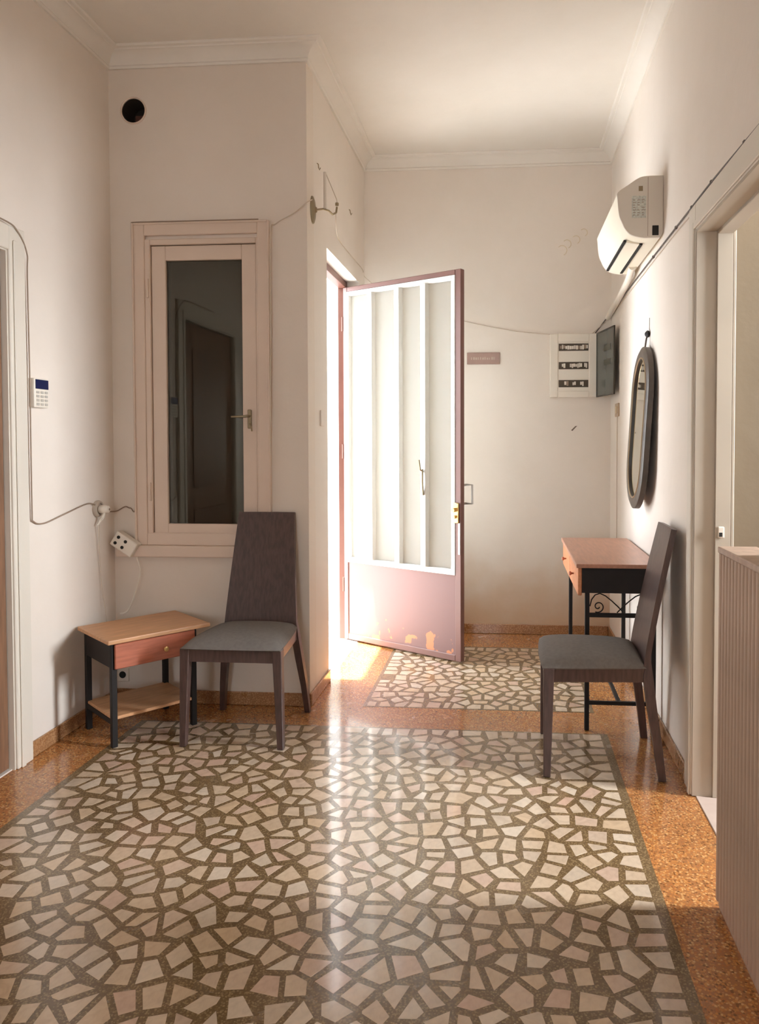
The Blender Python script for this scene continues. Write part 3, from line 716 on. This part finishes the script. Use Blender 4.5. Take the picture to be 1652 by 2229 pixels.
# ------------------------------------------------------------------ air conditioner
ac = thing('air_conditioner', 'cream wall-mounted air conditioner high on the right wall above the mirror', 'air conditioner', (XR, 3.69, 2.40))
pf = [(0.748,2.700),(0.687,2.700),(0.637,2.693),(0.584,2.660),(0.534,2.625),(0.532,2.593),(0.540,2.518),(0.555,2.478),(0.571,2.446),(0.600,2.419),(0.660,2.404),(0.735,2.404),(0.748,2.425)]
def smooth_loop(P, sub, fixed):
    out = []; n_ = len(P)
    for i in range(n_):
        p0_, p1_, p2_, p3_ = [Vector(P[(i+k) % n_]) for k in (-1, 0, 1, 2)]
        out.append(tuple(p1_))
        if i in fixed: continue
        for k in range(1, sub):
            t = k/sub; out.append(tuple(0.5*((2*p1_)+(-p0_+p2_)*t+(2*p0_-5*p1_+4*p2_-p3_)*t*t+(-p0_+3*p1_-3*p2_+p3_)*t**3)))
    return out
pl = smooth_loop([(x-XR+0.004, z-2.40) for x, z in pf], 4, (0, 10, 11, 12))
AL = 0.80
m = MB(); pin = [(x*0.985, 0.15+(z-0.15)*0.97) for x, z in pl]
m.prism(pl, 0.012, AL-0.012, 'y')
m.build('housing', m_ac, ac, smooth=True, angle=30)
for y0, y1 in ((0.0, 0.012), (AL-0.012, AL)):
    m = MB(); m.prism(pl, y0, y1, 'y'); m.build('end_cap', m_ac_side, ac)
m = MB(); m.prism([(-0.0745, 0.012), (-0.0725, 0.012), (-0.0725, 0.295), (-0.0745, 0.295)], -0.0008, 0.0, 'y'); m.build('cap_seam', m_cable, ac)
m = MB(); m.box(-0.150, -0.082, -0.0015, 0, 0.10, 0.205, bev=0.0005); st = m.build('rating_sticker', mat('pale_sticker', (0.62,0.63,0.56,1), 0.5, noise=0.35, nscale=120), ac)
m = MB()
for i in range(7):
    for j in range(3):
        if R.random() < 0.75: m.box(-0.145+j*0.021, -0.145+j*0.021+R.uniform(0.008,0.017), -0.0022, -0.0015, 0.112+i*0.012, 0.115+i*0.012)
m.build('sticker_print', m_cable, st)
m = MB(); m.box(-0.118, -0.098, -0.0015, 0, 0.228, 0.252); m.build('side_button', m_bronze, ac)
m = MB(); m.box(-0.052, -0.022, -0.002, 0.002, 0.015, 0.062, bev=0.001); m.build('pipe_knockout', m_hole, ac)
# louvres at the underside: two dark slots with the flap between them
for x0, x1, za, zb in ((-0.172, -0.160, 0.016, 0.020), (-0.094, -0.080, 0.0, 0.003)):
    m = MB(); m.box(x0, x1, 0.10, AL-0.06, za-0.004, zb+0.002); m.build('air_slot', m_hole, ac)
m = MB(); m.hexa([(-0.158,0.10,0.008),(-0.096,0.10,-0.002),(-0.096,AL-0.06,-0.002),(-0.158,AL-0.06,0.008)], [(-0.158,0.10,0.020),(-0.096,0.10,0.008),(-0.096,AL-0.06,0.008),(-0.158,AL-0.06,0.020)])
m.build('louvre_flap', m_ac, ac)
# pipe trunk from the far underside of the unit to the corner
m = MB(); m.tube([(XR-0.045, 4.30, 2.405), (XR-0.035, 4.50, 2.375), (XR-0.030, 4.9, 2.345), (XR-0.026, YB-0.02, 2.31)], 0.020, 10)
tag(m.build('drain_pipe', m_white, smooth=True), 'cream pipe running from the air conditioner to the far right corner', 'pipe')

# ------------------------------------------------------------------ breaker panel and its open cover
pn = thing('breaker_panel', 'white electrical breaker panel with three rows of switches and an open smoked cover', 'electrical panel', (0.484, YB, 1.967))
m = MB()
hw, hh = 0.170, 0.230
m.box(-hw, -0.110, -0.030, 0, -hh, hh, bev=0.006, seg=2); m.box(0.110, hw, -0.030, 0, -hh, hh, bev=0.006, seg=2)
m.box(-0.112, 0.112, -0.030, 0, hh-0.060, hh, bev=0.004); m.box(-0.112, 0.112, -0.030, 0, -hh, -hh+0.048, bev=0.004)
m.box(-0.111, 0.111, -0.024, -0.004, -0.19, 0.19)
m.build('panel_box', m_white, pn)
for z in (0.132, 0.0, -0.130):
    m = MB(); m.box(-0.106, 0.106, -0.026, -0.018, z-0.026, z+0.026); sl = m.build('breaker_row', mat('dark_row', (0.07,0.05,0.03,1), 0.6), pn)
    x = -0.098
    while x < 0.095:
        wd_ = R.choice((0.011, 0.014, 0.016))
        if R.random() < 0.72:
            m = MB(); m.box(x, x+wd_*0.85, -0.034, -0.026, z-R.uniform(0.008,0.018), z+R.uniform(0.008,0.018)); m.build('breaker_switch', R.choice((m_white, m_cable, m_white, m_ac_side)), sl)
        x += wd_
sm = bpy.data.materials.new('smoked_cover'); sm.use_nodes = True; b = sm.node_tree.nodes['Principled BSDF']
b.inputs['Base Color'].default_value = (0.10, 0.11, 0.10, 1); b.inputs['Roughness'].default_value = 0.25; b.inputs['Alpha'].default_value = 0.93
cv = MB(); cv.box(0, 0.375, -0.006, 0.0, -hh+0.005, hh-0.005, bev=0.002); cover = cv.build('cover', sm, pn)
cover.location = (hw, -0.030, 0); cover.rotation_euler = (0, 0, math.radians(-79))
m = MB()
for z in (0.10, 0.0): m.box(0.16, 0.30, -0.0075, -0.006, z-0.02, z+0.02)
m.build('cover_label', mat('cover_label_grey', (0.07,0.07,0.05,1), 0.5), cover)
m = MB(); m.box(0.0, 0.375, -0.009, 0.001, -hh, -hh+0.010); m.box(0.0, 0.375, -0.009, 0.001, hh-0.010, hh); m.box(0.0, 0.010, -0.009, 0.001, -hh, hh); m.box(0.365, 0.375, -0.009, 0.001, -hh, hh)
m.build('cover_rim', mat('cover_rim_dark', (0.05,0.045,0.035,1), 0.5), cover)

# brown plaque
m = MB(); m.box(-0.120, 0.120, -0.012, 0, -0.043, 0.043, bev=0.004, seg=2)
pq = m.build('wall_plaque', mat('brown_mauve_plaque', (0.36, 0.235, 0.20, 1), 0.45, noise=0.1, nscale=20)); pq.location = (-0.168, YB, 2.027)
tag(pq, 'small brown oblong plaque on the back wall beside the open door', 'sign')
m = MB()
for k in range(11):
    m.box(-0.09+k*0.0165, -0.09+k*0.0165+R.uniform(0.006,0.012), -0.0128, -0.012, -0.010, 0.006+R.uniform(-0.003,0.004))
m.build('faded_lettering', mat('faded_letters', (0.46,0.36,0.29,1), 0.6), pq)

# ------------------------------------------------------------------ mirror on its hook
mir = thing('wall_mirror', 'long oval mirror in a dark wooden frame hanging on the right wall', 'mirror', (0.708, 4.035, 1.488))
mir.rotation_euler = (math.radians(5.5), math.radians(2.6), 0)
def stadium(hw_, hh_, n=20):
    # egg-ended: half-ellipses top and bottom on a short straight run
    st_ = hh_-hw_*1.05; out = []
    for k in range(n+1): a = PI*k/n; out.append((hw_*math.cos(a), st_+hw_*1.05*math.sin(a)))
    for k in range(n+1): a = PI+PI*k/n; out.append((hw_*math.cos(a), -st_+hw_*1.05*math.sin(a)))
    return out
outer = stadium(0.235, 0.430); inner = stadium(0.178, 0.366); bev_ = stadium(0.215, 0.408); n = len(outer)
m = MB()
loops = [(outer, 0.017), (outer, -0.010), (bev_, -0.020), (inner, -0.014), (inner, 0.002)]
v = [(x_, p[0], p[1]) for lp, x_ in loops for p in lp]
f = []
for i in range(len(loops)):
    j = (i+1) % len(loops)
    for k in range(n): f.append((i*n+k, i*n+(k+1) % n, j*n+(k+1) % n, j*n+k))
m.add(v, f); m.build('mirror_frame', mat('dark_mirror_frame', (0.085, 0.062, 0.045, 1), 0.4, noise=0.3, nscale=12), mir, smooth=True, angle=40)
m = MB(); m.tube([(-0.016, p[0], p[1]) for p in stadium(0.184, 0.372)], 0.004, 6, closed=True); m.build('gilt_rim', mat('dull_gilt', (0.45,0.33,0.20,1), 0.35, metal=0.6), mir, smooth=True)
mm = bpy.data.materials.new('mirror_glass'); mm.use_nodes = True; b = mm.node_tree.nodes['Principled BSDF']; b.inputs['Base Color'].default_value = (0.80,0.83,0.78,1); b.inputs['Metallic'].default_value = 1; b.inputs['Roughness'].default_value = 0.04
m = MB(); m.prism(inner, -0.006, 0.000, 'x'); m.build('mirror_glass', mm, mir)
m = MB(); m.prism(bev_, 0.010, 0.016, 'x'); m.build('backing', m_blackpaint, mir)
hk = thing('picture_hook', 'dark hook and cord on the right wall holding the oval mirror', 'hook', (XR, 4.01, 1.985))
m = MB(); m.lathe([(0.004, 0), (0.017, 0.004), (0.020, 0.014), (0.010, 0.024), (0.003, 0.027)], 14, Matrix.Rotation(-PI/2, 4, 'Y')); m.build('hook_head', m_blackmet, hk, smooth=True)
m = MB(); m.tube([(-0.012, 0, 0.0), (-0.018, 0.004, -0.03), (-0.026, -0.008, -0.072)], 0.005, 6); m.tube([(-0.003, 0, 0.02), (-0.002, 0, 0.085)], 0.0015, 5); m.build('cord', m_cabled, hk, smooth=True)

# small brown switch on the right wall near the corner, and its cable
sw = thing('light_switch', 'small brown switch plate on the right wall under the breaker panel cover', 'switch', (XR, 5.12, 1.632))
m = MB(); m.box(-0.010, 0, -0.075, 0.075, -0.045, 0.045, bev=0.003); m.build('switch_plate', mat('brown_beige_plate', (0.42,0.30,0.19,1), 0.4), sw)
m = MB(); m.box(-0.015, -0.010, -0.035, -0.005, -0.025, 0.025, bev=0.002); m.box(-0.015, -0.010, 0.005, 0.035, -0.025, 0.025, bev=0.002); m.build('rocker', mat('tan_rocker', (0.55,0.42,0.25,1), 0.4), sw)

# ------------------------------------------------------------------ cables
def cable(name, pts, r, mt, label, cat='cable', clips=None, clipm=None, sub=6):
    P = [Vector(p) for p in pts]; out = []
    for i in range(len(P)-1):
        p0_, p1_, p2_, p3_ = P[max(i-1, 0)], P[i], P[i+1], P[min(i+2, len(P)-1)]
        for k in range(sub):
            t = k/sub
            out.append(0.5*((2*p1_)+(-p0_+p2_)*t+(2*p0_-5*p1_+4*p2_-p3_)*t*t+(-p0_+3*p1_-3*p2_+p3_)*t**3))
    out.append(P[-1])
    c0 = out[0]
    root = thing(name, label, cat, tuple(c0)) if clips else None
    mb = MB(); mb.tube([tuple(p-(c0 if clips else Vector((0,0,0)))) for p in out], r, 6)
    if clips:
        mb.build('wire', mt, root, smooth=True)
        for q in clips:
            k2 = MB(); k2.box(-0.006, 0.006, -0.007, 0.007, -0.007, 0.007, M=Matrix.Translation(Vector(q)-c0), bev=0.003); k2.build('cable_clip', clipm or mt, root)
        return root
    o = mb.build(name, mt, smooth=True); return tag(o, label, cat)
xr = XR-0.006
cable('cable', [(xr, 1.9, 2.352), (xr, 2.44, 2.362), (xr, 2.82, 2.369), (xr, 3.11, 2.367), (xr, 3.39, 2.366), (xr, 4.2, 2.36), (xr, YB-0.05, 2.345), (0.715, YB-0.008, 2.30), (0.64, YB-0.008, 2.20)], 0.0040, m_cabled,
      'dark cable clipped along the upper right wall above the doorway', clips=[(xr, 2.44, 2.362), (xr, 2.82, 2.369), (xr, 3.11, 2.367), (xr, 3.39, 2.366), (xr, 3.9, 2.362)])
cable('cable', [(xr+0.002, 1.9, 2.330), (xr+0.002, 2.44, 2.339), (xr+0.002, 3.11, 2.342), (xr+0.002, 3.25, 2.345), (xr+0.002, 3.5, 2.346), (xr+0.002, 4.2, 2.338), (xr, YB-0.03, 2.318), (0.70, YB-0.012, 2.27), (0.62, YB-0.012, 2.20)], 0.003, m_cablew,
      'pale painted cable running just below the dark cable on the right wall')
cable('cable', [(XR-0.004, 5.12, 1.59), (XR-0.004, 5.13, 1.3), (XR-0.004, 5.12, 0.9), (XR-0.004, 5.13, 0.40)], 0.003, m_cablew, 'thin cable dropping down the right wall below the brown switch')
cable('cable', [(XC+0.113, 4.054, 2.668), (XC+0.06, 4.30, 2.655), (XC+0.006, 4.616, 2.675), (XC+0.006, 5.0, 2.67), (XC+0.006, 5.363, 2.668), (XC+0.02, YB-0.005, 2.62), (-0.75, YB-0.005, 2.42), (-0.294, YB-0.005, 2.297), (-0.009, YB-0.005, 2.236), (0.158, YB-0.005, 2.212), (0.33, YB-0.005, 2.195)], 0.0028, m_cablew,
      'pale cable sagging across the back wall from the entrance wall to the breaker panel')
cable('cable', [(-1.250, YR-0.026, 1.12), (-1.238, YR-0.026, 2.0), (-1.236, YR-0.026, 2.50), (-1.213, YR-0.006, 2.569), (-1.114, YR-0.006, 2.622), (XC, YR-0.005, 2.675), (XC+0.012, YR+0.06, 2.71)], 0.0030, m_cablew,
      'painted cable down the right side of the window and up to the corner')
cable('cable', [(-1.3, YR-0.028, 2.588), (-1.7, YR-0.028, 2.588), (-1.965, YR-0.028, 2.588), (-1.992, YR-0.022, 2.582), (-2.001, YR-0.012, 2.55), (-2.002, YR-0.006, 2.2), (-2.003, YR-0.006, 1.6), (-2.000, YR-0.006, 1.085), (-2.03, YR-0.006, 1.060), (-2.06, YR-0.006, 1.068), (-2.105, YR-0.006, 1.045), (XL+0.006, YR-0.05, 1.045), (XL+0.02, 3.72, 1.055)], 0.0034, m_cable,
      'brown wire around the left side of the window down to the wall socket')
cable('cable', [(XL+0.026, 2.55, 2.352), (XL+0.026, 2.97, 2.350), (XL+0.026, 3.07, 2.325), (XL+0.020, 3.138, 2.25), (XL+0.012, 3.150, 2.149), (XL+0.012, 3.155, 1.72), (XL+0.012, 3.155, 1.55), (XL+0.010, 3.158, 1.12), (XL+0.008, 3.170, 1.062), (XL+0.006, 3.25, 1.045), (XL+0.006, 3.40, 1.070), (XL+0.006, 3.60, 1.105), (XL+0.014, 3.66, 1.095)], 0.0034, m_cable,
      'brown wire over the left doorway, down past the keypad and across to the socket')

# keypad
kp = thing('alarm_keypad', 'small white alarm keypad with a dark blue display beside the left doorway', 'keypad', (XL, 3.215, 1.640))
m = MB(); m.box(0, 0.028, -0.052, 0.052, -0.066, 0.066, bev=0.005, seg=2); m.build('keypad_body', m_white, kp)
m = MB(); m.box(0.028, 0.031, -0.046, 0.046, 0.018, 0.060, bev=0.001); m.build('display', mat('dark_blue_display', (0.015,0.018,0.07,1), 0.25), kp)
k0 = None
for i in range(4):
    for j in range(3):
        if k0 is None: mb = MB(); mb.box(0.028, 0.0315, -0.010, 0.010, -0.0055, 0.0055, bev=0.0015); k0 = o = mb.build('key', mat('grey_key', (0.48,0.45,0.40,1), 0.5), kp)
        else: o = k0.copy(); C.objects.link(o); o.parent = kp
        o.location = (0, -0.030+j*0.030, 0.003-i*0.018)

# wall socket with plug on the left wall
so = thing('wall_socket', 'round white socket with a plug on the left wall above the side table', 'socket', (XL, 3.70, 1.072))
Mx = Matrix.Rotation(PI/2, 4, 'Y')
m = MB(); m.lathe([(0.042, 0.0), (0.044, 0.010), (0.040, 0.018), (0.030, 0.020), (0.0295, 0.012), (0.001, 0.012)], 24, Mx); m.build('socket_plate', mat('grey_beige_socket', (0.45,0.38,0.31,1), 0.5), so, smooth=True)
m = MB(); m.lathe([(0.017, 0.012), (0.022, 0.018), (0.023, 0.045), (0.018, 0.062), (0.006, 0.066)], 20, Mx @ Matrix.Translation((0.004, 0.006, 0))); pg = m.build('plug', m_white, so, smooth=True)
m = MB(); m.lathe([(0.006, 0.066), (0.006, 0.0675)], 12, Mx @ Matrix.Translation((0.004, 0.006, 0))); m.build('plug_eye', m_cable, pg)
m = MB(); m.tube([(0.045, 0.0, -0.018), (0.040, -0.012, -0.045), (0.026, -0.010, -0.062), (0.020, -0.030, -0.085)], [0.006, 0.008, 0.007, 0.004], 8); m.build('plug_tail', m_white, so, smooth=True)
# adaptor block in the corner
ad = thing('power_strip', 'tilted white power strip with four socket holes in the corner beside the window sill', 'power strip', (-2.030, YR-0.055, 0.868))
Mt = Matrix.Rotation(math.radians(33), 4, 'Y')
m = MB(); m.box(-0.075, 0.060, -0.020, 0.032, -0.042, 0.042, M=Mt, bev=0.006, seg=2)
m.build('strip_body', m_white, ad)
k0 = None
for i in (-0.050, -0.005):
    for j in (-0.018, 0.018):
        if k0 is None: mb = MB(); mb.lathe([(0.009, 0.0), (0.009, 0.002)], 14, Matrix.Rotation(PI/2, 4, 'X')); k0 = o = mb.build('socket_hole', m_hole, ad)
        else: o = k0.copy(); C.objects.link(o); o.parent = ad
        o.location = Mt @ Vector((i, -0.020, j))
cable('cable', [(-1.975, YR-0.05, 0.80), (-1.955, YR-0.055, 0.72), (-1.985, YR-0.06, 0.60), (-2.01, YR-0.09, 0.52), (-2.03, YR-0.13, 0.513)], 0.0040, m_white, 'white lead hanging from the power strip onto the side table')
cable('cable', [(XL+0.024, 3.68, 0.99), (XL+0.012, 3.70, 0.85), (XL+0.012, 3.72, 0.65), (XL+0.030, 3.72, 0.53), (XL+0.030, 3.735, 0.40), (XL+0.02, 3.77, 0.14)], 0.0022, m_cablew, 'thin pale wire hanging from the round wall socket behind the side table')
lo = thing('wall_socket', 'small white socket low on the window wall behind the side table', 'socket', (-2.085, YR, 0.150))
m = MB(); m.box(-0.030, 0.034, -0.014, 0, -0.038, 0.038, bev=0.004, seg=2); m.build('socket_plate', m_white, lo)
m = MB(); m.lathe([(0.019, 0.0), (0.019, 0.002)], 18, Matrix.Translation((0.002, -0.014, 0)) @ Matrix.Rotation(PI/2, 4, 'X')); m.build('socket_well', m_hole, lo)

# wall lamp remains on the entrance wall
sc_ = thing('wall_lamp', 'old wall lamp with a round plate, bare arm and upright tube near the wall corner', 'lamp', (XC, 3.985, 2.672))
m = MB(); m.lathe([(0.060, 0.0), (0.058, 0.006), (0.045, 0.012), (0.014, 0.018), (0.010, 0.026)], 24, Mx @ Matrix.Diagonal((1.25, 0.8, 1, 1))); m.build('backplate', m_bronze, sc_, smooth=True)
m = MB(); m.tube([(0.022, 0, 0), (0.06, 0.0, 0.004), (0.085, 0.02, 0.0), (0.10, 0.05, -0.012), (0.115, 0.07, 0.004), (0.118, 0.075, 0.035)], 0.0055, 8); m.build('arm', m_bronze, sc_, smooth=True)
m = MB(); m.tube([(0.070, 0.0, 0.006), (0.070, 0.0, 0.20)], 0.008, 10); m.build('candle_tube', m_ac_side, sc_, smooth=True)
m = MB(); m.tube([(0.075, 0.0, 0.195), (0.095, 0.03, 0.14), (0.118, 0.072, 0.075), (0.118, 0.078, 0.05)], 0.0022, 6); m.build('bare_wire', m_cablew, sc_, smooth=True)
m = MB(); m.lathe([(0.001, 0.0), (0.010, 0.004), (0.010, 0.018), (0.004, 0.022)], 12, Matrix.Translation((0.118, 0.077, 0.04))); m.build('lamp_holder', m_bronze, sc_, smooth=True)
for yy, zz, lb in ((4.09, 2.935, 'tiny wall hook above the old wall lamp'), (4.93, 2.94, 'tiny wall hook above the entrance opening')):
    m = MB(); m.tube([(0, 0, 0.025), (0.008, 0, 0.02), (0.010, 0, 0.0), (0.014, 0, -0.012), (0.020, 0, 0.0)], 0.003, 6); o = m.build('wall_hook', m_bronze, smooth=True); o.location = (XC, yy, zz); tag(o, lb, 'hook')
m = MB(); m.box(0, 0.008, -0.035, 0.035, -0.045, 0.045, bev=0.002); o = m.build('switch_plate', m_wall); 
o.name = 'light_switch'; o.location = (XC, 4.16, 1.552); tag(o, 'flush painted-over switch plate on the wall edge left of the entrance', 'switch')
# dark chip in the back wall paint and curls of old glue left of the air conditioner
m = MB()
for (gx_, gz_, gr) in ((0.40, 2.80, 0.035), (0.435, 2.845, 0.030), (0.50, 2.875, 0.028), (0.555, 2.925, 0.026)):
    m.tube([(gx_+gr*math.cos(a*PI/8), YB-0.001, gz_+gr*math.sin(a*PI/8)) for a in range(-3, 7)], 0.003, 5)
gl_ = m.build('glue_marks', mat('old_glue', (0.70,0.60,0.45,1), 0.5), wall_back, smooth=True)
m = MB(); m.hexa([(0.470,YB-0.002,1.500),(0.480,YB-0.002,1.495),(0.480,YB,1.495),(0.470,YB,1.500)], [(0.500,YB-0.002,1.530),(0.515,YB-0.002,1.533),(0.515,YB,1.533),(0.500,YB,1.530)])
m.build('paint_chip', mat('chipped_plaster', (0.18,0.13,0.10,1), 0.9), wall_back)
